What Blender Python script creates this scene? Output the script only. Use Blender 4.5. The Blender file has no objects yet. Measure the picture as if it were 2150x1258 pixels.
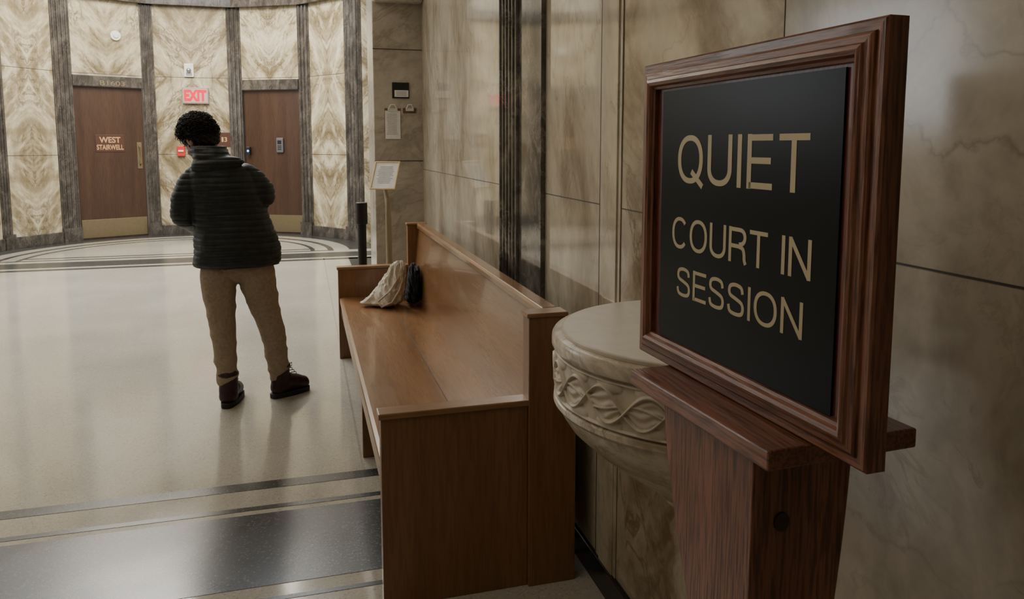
import bpy, bmesh, math, random
from mathutils import Vector, Matrix, noise
random.seed(7)
SC=bpy.context.scene; COL=SC.collection
PI=math.pi
# ---------------------------------------------------------------- camera
FPX=1560.0; PPX=1075.0; PPY=470.0; CH=1.5
pit=math.atan(165/FPX); yaw=math.atan(440/FPX*math.cos(pit))
F=Vector((math.sin(yaw)*math.cos(pit),math.cos(yaw)*math.cos(pit),-math.sin(pit)))
R=Vector((math.cos(yaw),-math.sin(yaw),0)); U=R.cross(F)
CAM=Vector((0,0,CH))
cd=bpy.data.cameras.new('camera'); cam=bpy.data.objects.new('camera',cd); COL.objects.link(cam)
m=Matrix((R,U,-F)).transposed().to_4x4(); m.translation=CAM; cam.matrix_world=m
cd.sensor_fit='HORIZONTAL'; cd.sensor_width=36; cd.lens=FPX/2150*36; cd.shift_y=-(629-PPY)/2150; cd.clip_start=.02
SC.camera=cam
def ray(u,v): return F+R*((u-PPX)/FPX)+U*((PPY-v)/FPX)
def hz(u,v,z=0): d=ray(u,v); return CAM+d*((z-CH)/d.z)
def hx(u,v,X): d=ray(u,v); return CAM+d*(X/d.x)
def hy(u,v,Y): d=ray(u,v); return CAM+d*(Y/d.y)
def hp(u,v,P,N): d=ray(u,v); return CAM+d*((P-CAM).dot(N)/d.dot(N))
# ---------------------------------------------------------------- materials
def nmat(name,rough=.5,col=(.5,.5,.5),metal=0,coat=0,spec=None):
    m=bpy.data.materials.new(name); m.use_nodes=True; nt=m.node_tree; b=nt.nodes['Principled BSDF']
    b.inputs['Base Color'].default_value=(*col,1); b.inputs['Roughness'].default_value=rough; b.inputs['Metallic'].default_value=metal
    b.inputs['Coat Weight'].default_value=coat; b.inputs['Coat Roughness'].default_value=.05
    if spec is not None: b.inputs['Specular IOR Level'].default_value=spec
    return m,nt,b
def N(nt,t,**k):
    n=nt.nodes.new(t)
    for a,b in k.items(): setattr(n,a,b)
    return n
def mth(nt,op,a,b=None,c=None):
    n=N(nt,'ShaderNodeMath',operation=op)
    for i,x in enumerate((a,b,c)):
        if x is None: continue
        if isinstance(x,(int,float)): n.inputs[i].default_value=x
        else: nt.links.new(x,n.inputs[i])
    return n.outputs[0]
def ramp(nt,fac,stops,interp='LINEAR'):
    n=N(nt,'ShaderNodeValToRGB'); n.color_ramp.interpolation=interp
    e=n.color_ramp.elements
    while len(e)<len(stops): e.new(.5)
    for i,(p,c) in enumerate(stops):
        e[i].position=p; e[i].color=(*c,1) if len(c)==3 else c
    nt.links.new(fac,n.inputs[0]); return n.outputs[0]
def mixc(nt,f,a,b,mode='MIX'):
    n=N(nt,'ShaderNodeMix',data_type='RGBA',blend_type=mode)
    if isinstance(f,(int,float)): n.inputs[0].default_value=f
    else: nt.links.new(f,n.inputs[0])
    for i,x in ((6,a),(7,b)):
        if isinstance(x,tuple): n.inputs[i].default_value=(*x,1)
        else: nt.links.new(x,n.inputs[i])
    return n.outputs[2]
def marble(name,cols,vein,src='YZ',scale=1.6,stretch=4,ang=35,mirror=False,rough=.12,veink=1.0,z0=.1,zp=1.25,off=0,pos=(.3,.48,.62,.75),warp=.25,vw=1.0,crack=0.0,fine=.12):
    m,nt,b=nmat(name,rough)
    tc=N(nt,'ShaderNodeTexCoord'); sp=N(nt,'ShaderNodeSeparateXYZ')
    nt.links.new(tc.outputs['UV' if src=='UV' else 'Object'],sp.inputs[0])
    if src=='UV': p,q,r=sp.outputs[0],sp.outputs[1],None
    elif src=='YZ': p,q,r=sp.outputs[1],sp.outputs[2],sp.outputs[0]
    else: p,q,r=sp.outputs[0],sp.outputs[2],sp.outputs[1]
    if mirror:
        pn=mth(nt,'FLOOR',mth(nt,'ADD',mth(nt,'DIVIDE',p,20.0),.5))     # panel number carried in U
        p=mth(nt,'ABSOLUTE',mth(nt,'SUBTRACT',p,mth(nt,'MULTIPLY',pn,20.0)))
        q=mth(nt,'PINGPONG',mth(nt,'SUBTRACT',q,z0),zp); r=mth(nt,'MULTIPLY',pn,3.7)
    a=math.radians(ang)
    al=mth(nt,'ADD',mth(nt,'MULTIPLY',p,math.sin(a)),mth(nt,'MULTIPLY',q,math.cos(a)))
    ac=mth(nt,'SUBTRACT',mth(nt,'MULTIPLY',p,math.cos(a)),mth(nt,'MULTIPLY',q,math.sin(a)))
    cb=N(nt,'ShaderNodeCombineXYZ'); nt.links.new(mth(nt,'ADD',al,off),cb.inputs[0]); nt.links.new(mth(nt,'MULTIPLY',ac,stretch),cb.inputs[1])
    if r is not None: nt.links.new(r,cb.inputs[2])
    wn=N(nt,'ShaderNodeTexNoise'); wn.inputs['Scale'].default_value=scale*.8; wn.inputs['Detail'].default_value=3
    nt.links.new(cb.outputs[0],wn.inputs['Vector'])
    vm=N(nt,'ShaderNodeVectorMath',operation='MULTIPLY_ADD'); nt.links.new(wn.outputs['Color'],vm.inputs[0]); vm.inputs[1].default_value=(warp,)*3; nt.links.new(cb.outputs[0],vm.inputs[2])
    n1=N(nt,'ShaderNodeTexNoise'); n1.inputs['Scale'].default_value=scale; n1.inputs['Detail'].default_value=8; n1.inputs['Roughness'].default_value=.62; n1.inputs['Distortion'].default_value=.3
    nt.links.new(vm.outputs[0],n1.inputs['Vector'])
    c=ramp(nt,n1.outputs[0],list(zip(pos,cols)))
    n2=N(nt,'ShaderNodeTexNoise'); n2.inputs['Scale'].default_value=scale*1.1; n2.inputs['Detail'].default_value=9; n2.inputs['Roughness'].default_value=.65; n2.inputs['Distortion'].default_value=.8
    ad=N(nt,'ShaderNodeVectorMath',operation='ADD'); ad.inputs[1].default_value=(7.3,2.1,5.5); nt.links.new(vm.outputs[0],ad.inputs[0]); nt.links.new(ad.outputs[0],n2.inputs['Vector'])
    d=mth(nt,'ABSOLUTE',mth(nt,'SUBTRACT',n2.outputs[0],.5))
    vmask=ramp(nt,d,[(0,(veink,)*3),(.012*vw,(veink*.55,)*3),(.035*vw,(0,0,0))])
    n4=N(nt,'ShaderNodeTexNoise'); n4.inputs['Scale'].default_value=scale*.7; n4.inputs['Detail'].default_value=2; nt.links.new(ad.outputs[0],n4.inputs['Vector'])
    vmask=mixc(nt,1.0,vmask,ramp(nt,n4.outputs[0],[(.42,(.1,.1,.1)),(.58,(1,1,1))]),'MULTIPLY')
    c=mixc(nt,vmask,c,vein)
    if crack:
        vo=N(nt,'ShaderNodeTexVoronoi',feature='DISTANCE_TO_EDGE'); vo.inputs['Scale'].default_value=scale*.8
        w2=N(nt,'ShaderNodeTexNoise'); w2.inputs['Scale'].default_value=scale*1.3; w2.inputs['Detail'].default_value=7; w2.inputs['Roughness'].default_value=.5; nt.links.new(cb.outputs[0],w2.inputs['Vector'])
        v2=N(nt,'ShaderNodeVectorMath',operation='MULTIPLY_ADD'); nt.links.new(w2.outputs['Color'],v2.inputs[0]); v2.inputs[1].default_value=(.45,)*3; nt.links.new(cb.outputs[0],v2.inputs[2])
        nt.links.new(v2.outputs[0],vo.inputs['Vector'])
        ck=ramp(nt,vo.outputs['Distance'],[(0,(crack,)*3),(.003,(crack*.5,)*3),(.012,(0,0,0))])
        ck=mixc(nt,1.0,ck,ramp(nt,n4.outputs[0],[(.42,(1,1,1)),(.55,(.05,.05,.05))]),'MULTIPLY')
        c=mixc(nt,ck,c,(.15,.105,.07))
    n3=N(nt,'ShaderNodeTexNoise'); n3.inputs['Scale'].default_value=scale*9; n3.inputs['Detail'].default_value=6; nt.links.new(cb.outputs[0],n3.inputs['Vector'])
    c=mixc(nt,1.0,c,ramp(nt,n3.outputs[0],[(.32,(1-fine,1-fine*1.05,1-fine*1.1)),(.6,(1,1,1))]),'MULTIPLY')
    nt.links.new(c,b.inputs['Base Color'])
    return m
def wood(name,c1,c2,c3,axis=2,scale=9,stretch=.06,rough=.35,fine=.5,bump=.15,coat=.2):
    m,nt,b=nmat(name,rough,coat=coat)
    tc=N(nt,'ShaderNodeTexCoord'); mp=N(nt,'ShaderNodeMapping'); s=[1,1,1]; s[axis]=stretch
    mp.inputs['Scale'].default_value=s; nt.links.new(tc.outputs['Object'],mp.inputs[0])
    n1=N(nt,'ShaderNodeTexNoise'); n1.inputs['Scale'].default_value=scale; n1.inputs['Detail'].default_value=5; n1.inputs['Distortion'].default_value=.6
    nt.links.new(mp.outputs[0],n1.inputs['Vector'])
    n2=N(nt,'ShaderNodeTexNoise'); n2.inputs['Scale'].default_value=scale*14; n2.inputs['Detail'].default_value=3
    nt.links.new(mp.outputs[0],n2.inputs['Vector'])
    c=ramp(nt,n1.outputs[0],[(.3,c1),(.5,c2),(.7,c3)])
    g=ramp(nt,n2.outputs[0],[(.38,(1-fine,)*3),(.55,(1,1,1))])
    c=mixc(nt,1.0,c,g,'MULTIPLY'); nt.links.new(c,b.inputs['Base Color'])
    bp=N(nt,'ShaderNodeBump'); bp.inputs['Strength'].default_value=bump; bp.inputs['Distance'].default_value=.002
    nt.links.new(n2.outputs[0],bp.inputs['Height']); nt.links.new(bp.outputs[0],b.inputs['Normal'])
    return m
def speck(name,base,s1,s2,rough=.14,scale=160):
    m,nt,b=nmat(name,rough)
    tc=N(nt,'ShaderNodeTexCoord'); v=N(nt,'ShaderNodeTexVoronoi'); v.inputs['Scale'].default_value=scale
    nt.links.new(tc.outputs['Object'],v.inputs['Vector'])
    sp=N(nt,'ShaderNodeSeparateColor'); nt.links.new(v.outputs['Color'],sp.inputs[0])
    c=ramp(nt,sp.outputs[0],[(0,s1),(.16,base),(.86,base),(1,s2)],'LINEAR')
    n=N(nt,'ShaderNodeTexNoise'); n.inputs['Scale'].default_value=1.3; n.inputs['Detail'].default_value=4; nt.links.new(tc.outputs['Object'],n.inputs['Vector'])
    g=ramp(nt,n.outputs[0],[(.3,(.86,.86,.86)),(.7,(1,1,1))])
    c=mixc(nt,1.0,c,g,'MULTIPLY'); nt.links.new(c,b.inputs['Base Color'])
    rr=ramp(nt,n.outputs[0],[(.3,(rough*.8,)*3),(.7,(rough*1.4,)*3)]); nt.links.new(rr,b.inputs['Roughness'])
    return m
def cloth(name,c1,c2,scale=40,rough=.85,bump=.3,spec=.3):
    m,nt,b=nmat(name,rough,spec=spec)
    tc=N(nt,'ShaderNodeTexCoord'); n=N(nt,'ShaderNodeTexNoise'); n.inputs['Scale'].default_value=scale; n.inputs['Detail'].default_value=6
    nt.links.new(tc.outputs['Object'],n.inputs['Vector']); nt.links.new(ramp(nt,n.outputs[0],[(.3,c1),(.7,c2)]),b.inputs['Base Color'])
    bp=N(nt,'ShaderNodeBump'); bp.inputs['Strength'].default_value=bump; bp.inputs['Distance'].default_value=.003
    nt.links.new(n.outputs[0],bp.inputs['Height']); nt.links.new(bp.outputs[0],b.inputs['Normal'])
    return m
def plain(name,c,rough=.4,metal=0,em=0,coat=0,spec=.5):
    m=cloth(name,tuple(x*.93 for x in c),tuple(min(1,x*1.04) for x in c),25,rough,.03,spec)
    b=m.node_tree.nodes['Principled BSDF']; b.inputs['Metallic'].default_value=metal; b.inputs['Coat Weight'].default_value=coat
    if em: b.inputs['Emission Color'].default_value=(*c,1); b.inputs['Emission Strength'].default_value=em
    return m
M={}
M['apse']=marble('bookmatched_marble',[(.19,.15,.085),(.33,.275,.175),(.50,.435,.30),(.63,.57,.42)],(.13,.095,.055),'UV',scale=1.7,stretch=2.5,ang=36,mirror=True,rough=.12,veink=.85,pos=(.35,.45,.54,.67),warp=.45,vw=1.2,fine=.2)
M['near']=marble('beige_grey_marble',[(.28,.235,.175),(.39,.34,.265),(.50,.445,.36),(.37,.325,.255)],(.20,.145,.09),'YZ',scale=2.1,stretch=1.1,ang=35,rough=.15,veink=.4,warp=.6,vw=.6,crack=.4,pos=(.34,.45,.56,.70))
M['mid']=marble('cream_streaked_marble',[(.32,.27,.19),(.45,.395,.30),(.55,.495,.385),(.60,.545,.43)],(.23,.17,.10),'YZ',scale=1.5,stretch=2.2,ang=12,rough=.075,veink=.5,off=3,warp=.5,vw=.6,pos=(.34,.46,.56,.68),crack=.3)
M['brown']=marble('brown_veined_marble',[(.20,.145,.085),(.34,.28,.20),(.46,.40,.31),(.50,.445,.35)],(.14,.095,.055),'YZ',scale=2.4,stretch=1.3,ang=25,rough=.10,veink=.7,off=9,warp=.7,pos=(.36,.46,.56,.7),crack=.4)
M['pier']=marble('grey_veined_marble',[(.37,.33,.265),(.49,.445,.37),(.57,.525,.445),(.54,.495,.42)],(.28,.23,.18),'XZ',scale=1.8,stretch=1.6,ang=60,rough=.18,veink=.5)
M['dark']=marble('dark_mottled_marble',[(.04,.036,.032),(.095,.087,.077),(.21,.19,.165),(.40,.36,.30)],(.42,.37,.30),'YZ',scale=5,stretch=1.2,ang=20,rough=.09,veink=.5)
M['darkx']=marble('dark_pilaster_marble',[(.035,.031,.028),(.065,.057,.05),(.11,.096,.084),(.21,.18,.15)],(.3,.26,.21),'XZ',scale=4,stretch=2.5,ang=5,rough=.15,veink=.25,fine=.25)
M['stone']=marble('basin_marble',[(.36,.30,.215),(.50,.44,.345),(.60,.545,.445),(.64,.585,.485)],(.27,.20,.13),'YZ',scale=5,stretch=1.6,ang=50,rough=.25,veink=.75,pos=(.34,.45,.54,.66),warp=.5)
M['carve']=cloth('carved_stone',(.43,.375,.285),(.58,.525,.42),22,.45,.2,.4)
M['plaster']=plain('pale_plaster',(.6,.57,.5),.8)
M['floor']=speck('cream_terrazzo',(.43,.40,.335),(.33,.30,.245),(.52,.49,.42),.12,170)
M['fdark']=speck('black_terrazzo',(.046,.046,.045),(.022,.022,.022),(.14,.13,.115),.24,170)
M['fline']=speck('grey_terrazzo',(.34,.32,.27),(.2,.19,.16),(.4,.37,.3),.12,170)
M['joint']=plain('dark_joint',(.05,.04,.03),.6)
M['black_base']=plain('black_baseboard_stone',(.02,.02,.02),.2)
M['bench_y']=wood('bench_wood_long',(.205,.100,.040),(.245,.123,.051),(.28,.146,.063),1,8,.07,.26,.15,.05,.25)
M['bench_z']=wood('bench_wood_end',(.185,.088,.037),(.22,.107,.046),(.25,.125,.056),2,8,.07,.36,.17,.05,.12)
M['bench_x']=wood('bench_wood_cap',(.25,.132,.06),(.29,.158,.075),(.33,.185,.092),0,8,.07,.3,.2,.05,.2)
M['oak_z']=wood('red_oak_upright',(.145,.055,.031),(.215,.085,.049),(.28,.117,.068),2,16,.06,.38,.60,.6,.08)
M['oak_y']=wood('red_oak_along',(.135,.050,.028),(.20,.078,.044),(.26,.106,.06),1,16,.06,.34,.52,.5,.12)
M['oak_in']=wood('dark_oak_back',(.08,.018,.01),(.14,.034,.02),(.18,.05,.028),2,14,.06,.4,.6,.3,.1)
M['plug']=plain('dark_plug',(.030,.015,.011),.5)
M['door']=wood('door_wood',(.042,.020,.012),(.055,.027,.016),(.068,.034,.02),2,6,.08,.36,.22,.03,.12)
M['brass']=plain('worn_brass',(.25,.20,.12),.45,.75)
M['gold']=plain('gold_lettering',(.44,.365,.22),.5,.1)
M['goldp']=plain('gold_frame',(.50,.38,.19),.45,.45)
M['polegold']=plain('dull_gold_pole',(.36,.31,.21),.42,.4)
M['plaque']=plain('black_plaque',(.0025,.0045,.005),.28,spec=.12)
M['jacket']=cloth('black_quilted_nylon',(.014,.017,.017),(.025,.029,.029),30,.55,.2,.4)
M['pants']=cloth('khaki_cotton',(.27,.205,.14),(.35,.275,.195),60,.9,.3)
M['skin']=cloth('skin',(.42,.24,.17),(.50,.30,.22),30,.55,.1)
M['hair']=cloth('black_hair',(.006,.005,.004),(.020,.015,.012),120,.6,.5)
M['boot']=cloth('dark_maroon_leather',(.026,.011,.011),(.05,.021,.021),40,.5,.3)
M['sole']=plain('black_rubber',(.02,.018,.018),.7)
M['canvas']=cloth('natural_canvas',(.50,.44,.35),(.64,.58,.48),50,.9,.3)
M['blackcloth']=cloth('black_fabric',(.008,.008,.009),(.018,.018,.02),60,.85,.4)
M['blackpl']=plain('black_plastic',(.012,.012,.013),.35)
M['white']=plain('white_plastic',(.75,.74,.7),.4)
M['paper']=plain('white_paper',(.85,.84,.82),.7)
M['ink']=plain('grey_ink',(.25,.25,.26),.7)
M['red']=plain('red_plastic',(.6,.03,.03),.35)
M['exitred']=plain('exit_red',(.80,.006,.03),.4,0,.45)
M['exitbody']=plain('exit_housing',(.34,.27,.24),.35)
M['exitface']=plain('exit_face',(.52,.40,.37),.35)
M['signbrown']=plain('brown_sign',(.075,.03,.018),.4)
M['signgold']=plain('pale_gold_letters',(.50,.30,.14),.45)
M['steel']=plain('steel',(.5,.5,.5),.25,.9)
M['grey']=plain('grey_plastic',(.10,.10,.11),.4)
M['blue']=plain('blue_led',(.05,.3,1.0),.3,0,6)
M['lid']=plain('putty_lid',(.53,.48,.39),.32)
M['eye']=plain('eye_white',(.7,.68,.65),.2)
M['brownboard']=wood('hardboard',(.16,.09,.05),(.2,.12,.07),(.24,.14,.08),2,10,.1,.6,.2,.05,0)
# ---------------------------------------------------------------- helpers
def box(bm,lo,hi,mi=0,mat=None):
    x0,y0,z0=lo; x1,y1,z1=hi
    vs=[Vector(p) for p in ((x0,y0,z0),(x1,y0,z0),(x1,y1,z0),(x0,y1,z0),(x0,y0,z1),(x1,y0,z1),(x1,y1,z1),(x0,y1,z1))]
    if mat is not None: vs=[mat@v for v in vs]
    v=[bm.verts.new(p) for p in vs]
    for f in ((3,2,1,0),(4,5,6,7),(0,1,5,4),(1,2,6,5),(2,3,7,6),(3,0,4,7)):
        bm.faces.new([v[i] for i in f]).material_index=mi
    return v
def prism(bm,pts,f):
    a=[bm.verts.new(f(p,0)) for p in pts]; b=[bm.verts.new(f(p,1)) for p in pts]; n=len(pts)
    bm.faces.new(a[::-1]); bm.faces.new(b)
    for i in range(n): bm.faces.new((a[i],a[(i+1)%n],b[(i+1)%n],b[i]))
def sphere(bm,c,r,sc=(1,1,1),mat=None,sub=3):
    T=Matrix.Translation(c)
    if mat is not None: T=T@mat
    T=T@Matrix.Diagonal((r*sc[0],r*sc[1],r*sc[2],1))
    bmesh.ops.create_icosphere(bm,subdivisions=sub,radius=1,matrix=T)
def cone(bm,a,b,ra,rb,seg=20):
    a=Vector(a); b=Vector(b); d=b-a
    if d.length<1e-6: return
    q=d.to_track_quat('Z','Y').to_matrix().to_4x4(); q.translation=(a+b)/2
    bmesh.ops.create_cone(bm,cap_ends=True,segments=seg,radius1=ra,radius2=rb,depth=d.length,matrix=q)
def chain(bm,pts,rad,sub=3):
    for p,r in zip(pts,rad): sphere(bm,p,r,sub=sub)
    for i in range(len(pts)-1): cone(bm,pts[i],pts[i+1],rad[i],rad[i+1])
def loft(bm,rings,seg=32):
    prev=None
    for (c,rx,ry) in rings:
        cur=[bm.verts.new(Vector(c)+Vector((rx*math.cos(2*PI*k/seg),ry*math.sin(2*PI*k/seg),0))) for k in range(seg)]
        if prev:
            for k in range(seg): bm.faces.new((prev[k],prev[(k+1)%seg],cur[(k+1)%seg],cur[k]))
        else: bm.faces.new(cur[::-1])
        prev=cur
    bm.faces.new(prev)
def tube(bm,pts,r,seg=8):
    pts=[Vector(p) for p in pts]; prev=None
    up=Vector((0,0,1))
    for i,p in enumerate(pts):
        d=(pts[min(i+1,len(pts)-1)]-pts[max(i-1,0)]).normalized()
        s=d.cross(up)
        if s.length<.05: s=d.cross(Vector((1,0,0)))
        s.normalize(); t=s.cross(d)
        rr=r[i] if isinstance(r,(list,tuple)) else r
        cur=[bm.verts.new(p+(s*math.cos(2*PI*k/seg)+t*math.sin(2*PI*k/seg))*rr) for k in range(seg)]
        if prev:
            for k in range(seg): bm.faces.new((prev[k],prev[(k+1)%seg],cur[(k+1)%seg],cur[k]))
        else: bm.faces.new(cur[::-1])
        prev=cur
    bm.faces.new(prev)
def lathe(bm,prof,c,a0=0,a1=2*PI,seg=48):
    cols=[]
    full=abs(a1-a0-2*PI)<1e-6
    n=seg if full else seg+1
    for k in range(n):
        a=a0+(a1-a0)*k/seg
        cols.append([bm.verts.new(Vector((c[0]+r*math.cos(a),c[1]+r*math.sin(a),z))) for r,z in prof])
    for k in range(seg):
        A=cols[k]; B=cols[(k+1)%n]
        for i in range(len(prof)-1):
            try: bm.faces.new((A[i],B[i],B[i+1],A[i+1]))
            except ValueError: pass
WM={}
def finish(o,mesh,mat,parent):
    COL.objects.link(o)
    for x in (mat if isinstance(mat,(list,tuple)) else [mat]): mesh.materials.append(x)
    if parent is not None:
        o.parent=parent
        o.matrix_parent_inverse=WM[parent.name].inverted()
    WM[o.name]=Matrix.Identity(4)
    return o
def obj(name,bm,mat,parent=None,bevel=0,smooth=False,seg=2,norm=True):
    if norm: bmesh.ops.recalc_face_normals(bm,faces=bm.faces)
    me=bpy.data.meshes.new(name); bm.to_mesh(me); bm.free()
    o=bpy.data.objects.new(name,me); finish(o,me,mat,parent)
    if smooth: me.polygons.foreach_set('use_smooth',[True]*len(me.polygons))
    if bevel:
        b=o.modifiers.new('bevel','BEVEL'); b.width=bevel; b.segments=seg; b.limit_method='ANGLE'; b.angle_limit=.6
    return o
def remesh(name,bm,mat,parent,vox=.008,smooth=4,disp=None):
    me=bpy.data.meshes.new('tmp'); bm.to_mesh(me); bm.free(); t=bpy.data.objects.new('tmp',me); COL.objects.link(t)
    r=t.modifiers.new('r','REMESH'); r.mode='VOXEL'; r.voxel_size=vox
    s=t.modifiers.new('s','SMOOTH'); s.iterations=smooth; s.factor=.5
    dg=bpy.context.evaluated_depsgraph_get(); dg.update()
    nm=bpy.data.meshes.new_from_object(t.evaluated_get(dg)); bpy.data.objects.remove(t); nm.name=name
    if disp:
        nor=[v.normal.copy() for v in nm.vertices]
        for v,n in zip(nm.vertices,nor): v.co=v.co+disp(v.co,n)
    nm.materials.clear()
    nm.polygons.foreach_set('use_smooth',[True]*len(nm.polygons))
    return finish(bpy.data.objects.new(name,nm),nm,mat,parent)
def empty(name,loc,label,cat,group=None):
    o=bpy.data.objects.new(name,None); COL.objects.link(o); o.location=loc; o.empty_display_size=.1
    o['label']=label; o['category']=cat
    if group: o['group']=group
    WM[o.name]=Matrix.Translation(loc); return o
def struct(name,bm,mat,**k):
    o=obj(name,bm,mat,**k); o['kind']='structure'; return o
def text(name,s,center,right,up,w,h,mat,parent,depth=.001,offset=0.0,spacing=1.0):
    cu=bpy.data.curves.new('t','FONT'); cu.body=s; cu.size=1; cu.extrude=.02; cu.offset=offset; cu.align_x='CENTER'; cu.space_character=spacing; cu.space_line=.85
    t=bpy.data.objects.new('t',cu); COL.objects.link(t)
    dg=bpy.context.evaluated_depsgraph_get(); dg.update()
    me=bpy.data.meshes.new_from_object(t.evaluated_get(dg)); bpy.data.objects.remove(t)
    xs=[v.co.x for v in me.vertices]; ys=[v.co.y for v in me.vertices]
    cx=(max(xs)+min(xs))/2; cy=(max(ys)+min(ys))/2; sx=w/(max(xs)-min(xs)); sy=h/(max(ys)-min(ys))
    right=Vector(right).normalized(); up=Vector(up).normalized(); n=right.cross(up)
    for v in me.vertices:
        v.co=Vector(center)+right*((v.co.x-cx)*sx)+up*((v.co.y-cy)*sy)+n*(v.co.z/.02*depth)
    me.materials.clear(); me.name=name
    return finish(bpy.data.objects.new(name,me),me,mat,parent)
# own grotesque letters built from even strokes
GW={'Q':.93,'U':.80,'I':.0,'E':.70,'T':.74,'C':.88,'O':.93,'R':.80,'N':.80,'S':.78,' ':.28}
def catmull(p,n=8):
    out=[]
    for i in range(len(p)-1):
        a=p[max(i-1,0)]; b=p[i]; c=p[i+1]; d=p[min(i+2,len(p)-1)]
        for k in range(n):
            t=k/n
            out.append(tuple(.5*((2*b[j])+(-a[j]+c[j])*t+(2*a[j]-5*b[j]+4*c[j]-d[j])*t*t+(-a[j]+3*b[j]-3*c[j]+d[j])*t**3) for j in (0,1)))
    return out+[p[-1]]
def glyph(ch,t):
    w=GW[ch] if ch!='I' else t; h=t/2
    def ell(a0,a1,n=40,cx=w/2,cy=.5,rx=(w-t)/2,ry=(1-t)/2+.012):
        o=[]
        for k in range(n+1):
            a=math.radians(a0+(a1-a0)*k/n); c,s=math.cos(a),math.sin(a); e=.90
            o.append((cx+rx*math.copysign(abs(c)**e,c),cy+ry*math.copysign(abs(s)**e,s)))
        return o
    if ch=='I': L=[[(h,0),(h,1)]]
    elif ch=='E': L=[[(h,0),(h,1)],[(h,1-h),(w,1-h)],[(h,.52),(w*.94,.52)],[(h,h),(w+.01,h)]]
    elif ch=='T': L=[[(w/2,0),(w/2,1-h)],[(0,1-h),(w,1-h)]]
    elif ch=='N': L=[[(h,0),(h,1)],[(w-h,0),(w-h,1)],[(h*.9,1-h*.4),(w-h*.9,h*.4)]]
    elif ch=='U': L=[[(h,1),(h,.34)]+ell(180,360,24,w/2,.34,(w-t)/2,.34-h+.012)+[(w-h,.34),(w-h,1)]]
    elif ch=='O': L=[ell(0,360,56)]
    elif ch=='Q': L=[ell(0,360,56),[(w*.56,.25),(w*1.0,-.05)]]
    elif ch=='C': L=[ell(40,320,44)]
    elif ch=='R': L=[[(h,0),(h,1)],[(h,1-h),(w*.60,1-h)]+ell(90,-90,16,w*.62,.735,w*.38-h-.01,.265-h)+[(w*.60,.47),(h,.47)],catmull([(w*.58,.47),(w*.80,.42),(w*.88,.28),(w*.90,.12),(w*.97,.0)])]
    elif ch=='S': L=[catmull([(w-h-.03,.71),(w*.80,.885),(w*.5,1-h+.01),(w*.2,.89),(h+.025,.735),(w*.2,.60),(w*.5,.525),(w*.82,.43),(w-h-.005,.265),(w*.82,.10),(w*.5,h-.01),(w*.17,.11),(h+.0,.30)],8)]
    else: L=[]
    return L,w
def letters(name,s,center,right,up,w,h,mat,parent,t=.125,gap=.15,lift=.0):
    n=right.cross(up); x=0; polys=[]
    for ch in s:
        L,gw=glyph(ch,t)
        for l in L: polys.append([(p[0]+x,p[1]) for p in l])
        x+=gw+gap
    tot=x-gap; sx=w/tot; bm=bmesh.new(); T_=t*h
    for i,l in enumerate(polys):
        pts=[Vector(((p[0]-tot/2)*sx,(p[1]-.5)*h)) for p in l]
        closed=(pts[0]-pts[-1]).length<1e-5
        prev=None; m=len(pts)
        for k in range(m):
            if closed: a=pts[(k-1)%(m-1)]; b=pts[(k+1)%(m-1)]
            else: a=pts[max(k-1,0)]; b=pts[min(k+1,m-1)]
            d=(b-a).normalized(); nn_=Vector((-d.y,d.x))
            vert=abs(d.y)
            tw=T_*(.88+.12*vert)/2
            zz=lift+.00001*(i%3)
            cur=[bm.verts.new(center+right*(q.x)+up*(q.y)+n*zz) for q in (pts[k]+nn_*tw,pts[k]-nn_*tw)]
            if prev: bm.faces.new((prev[0],prev[1],cur[1],cur[0]))
            prev=cur
    for f in bm.faces:
        f.normal_update()
        if f.normal.dot(n)<0: f.normal_flip()
    me=bpy.data.meshes.new(name); bm.to_mesh(me); bm.free()
    return finish(bpy.data.objects.new(name,me),me,mat,parent)
def obox(bm,c,right,up,w,h,d):
    right=Vector(right).normalized(); up=Vector(up).normalized(); n=right.cross(up)
    mm=Matrix((right,up,n)).transposed().to_4x4(); mm.translation=Vector(c)
    box(bm,(-w/2,-h/2,0),(w/2,h/2,d),mat=mm)
Z=Vector((0,0,1))
W=.94
# ---------------------------------------------------------------- FLOOR
bm=bmesh.new()
def fq(pts,z,mi):
    f=bm.faces.new([bm.verts.new((x,y,z)) for x,y in pts]); f.material_index=mi
fq([(-6,-2.5),(3,-2.5),(3,15),(-6,15)],0,0)
def Yat(u,v): return hz(u,v).y
def band(u,v0,v1,x0=-6,x1=W): 
    a,b=Yat(u,v0),Yat(u,v1); fq([(x0,min(a,b)),(x1,min(a,b)),(x1,max(a,b)),(x0,max(a,b))],.0012,1)
band(400,1029,1045); band(400,1081,1089); band(740,1055,1203); band(740,1228,1236)
band(400,541,551,-6,.9)
fq([(-6,Yat(400,557)),(.9,Yat(400,557)),(.9,Yat(400,554)),(-6,Yat(400,554))],.0012,1)
ACX,ACY,AR=-1.75,10.9,2.68
def ring(r0,r1,y0):
    n=60
    for k in range(n):
        a0=PI*k/n; a1=PI*(k+1)/n
        fq([(ACX+r0*math.cos(a0),y0+r0*math.sin(a0)),(ACX+r1*math.cos(a0),y0+r1*math.sin(a0)),(ACX+r1*math.cos(a1),y0+r1*math.sin(a1)),(ACX+r0*math.cos(a1),y0+r0*math.sin(a1))],.0012,1)
ring(AR-.32,AR+.1,ACY); ring(AR-.62,AR-.54,ACY); ring(AR-.86,AR-.80,ACY)
fq([(ACX-AR+.54,ACY-.06),(ACX+AR-.54,ACY-.06),(ACX+AR-.54,ACY),(ACX-AR+.54,ACY)],.0012,1)
fq([(ACX-AR+.80,ACY+.14),(ACX+AR-.80,ACY+.14),(ACX+AR-.80,ACY+.2),(ACX-AR+.80,ACY+.2)],.0014,1)
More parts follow.
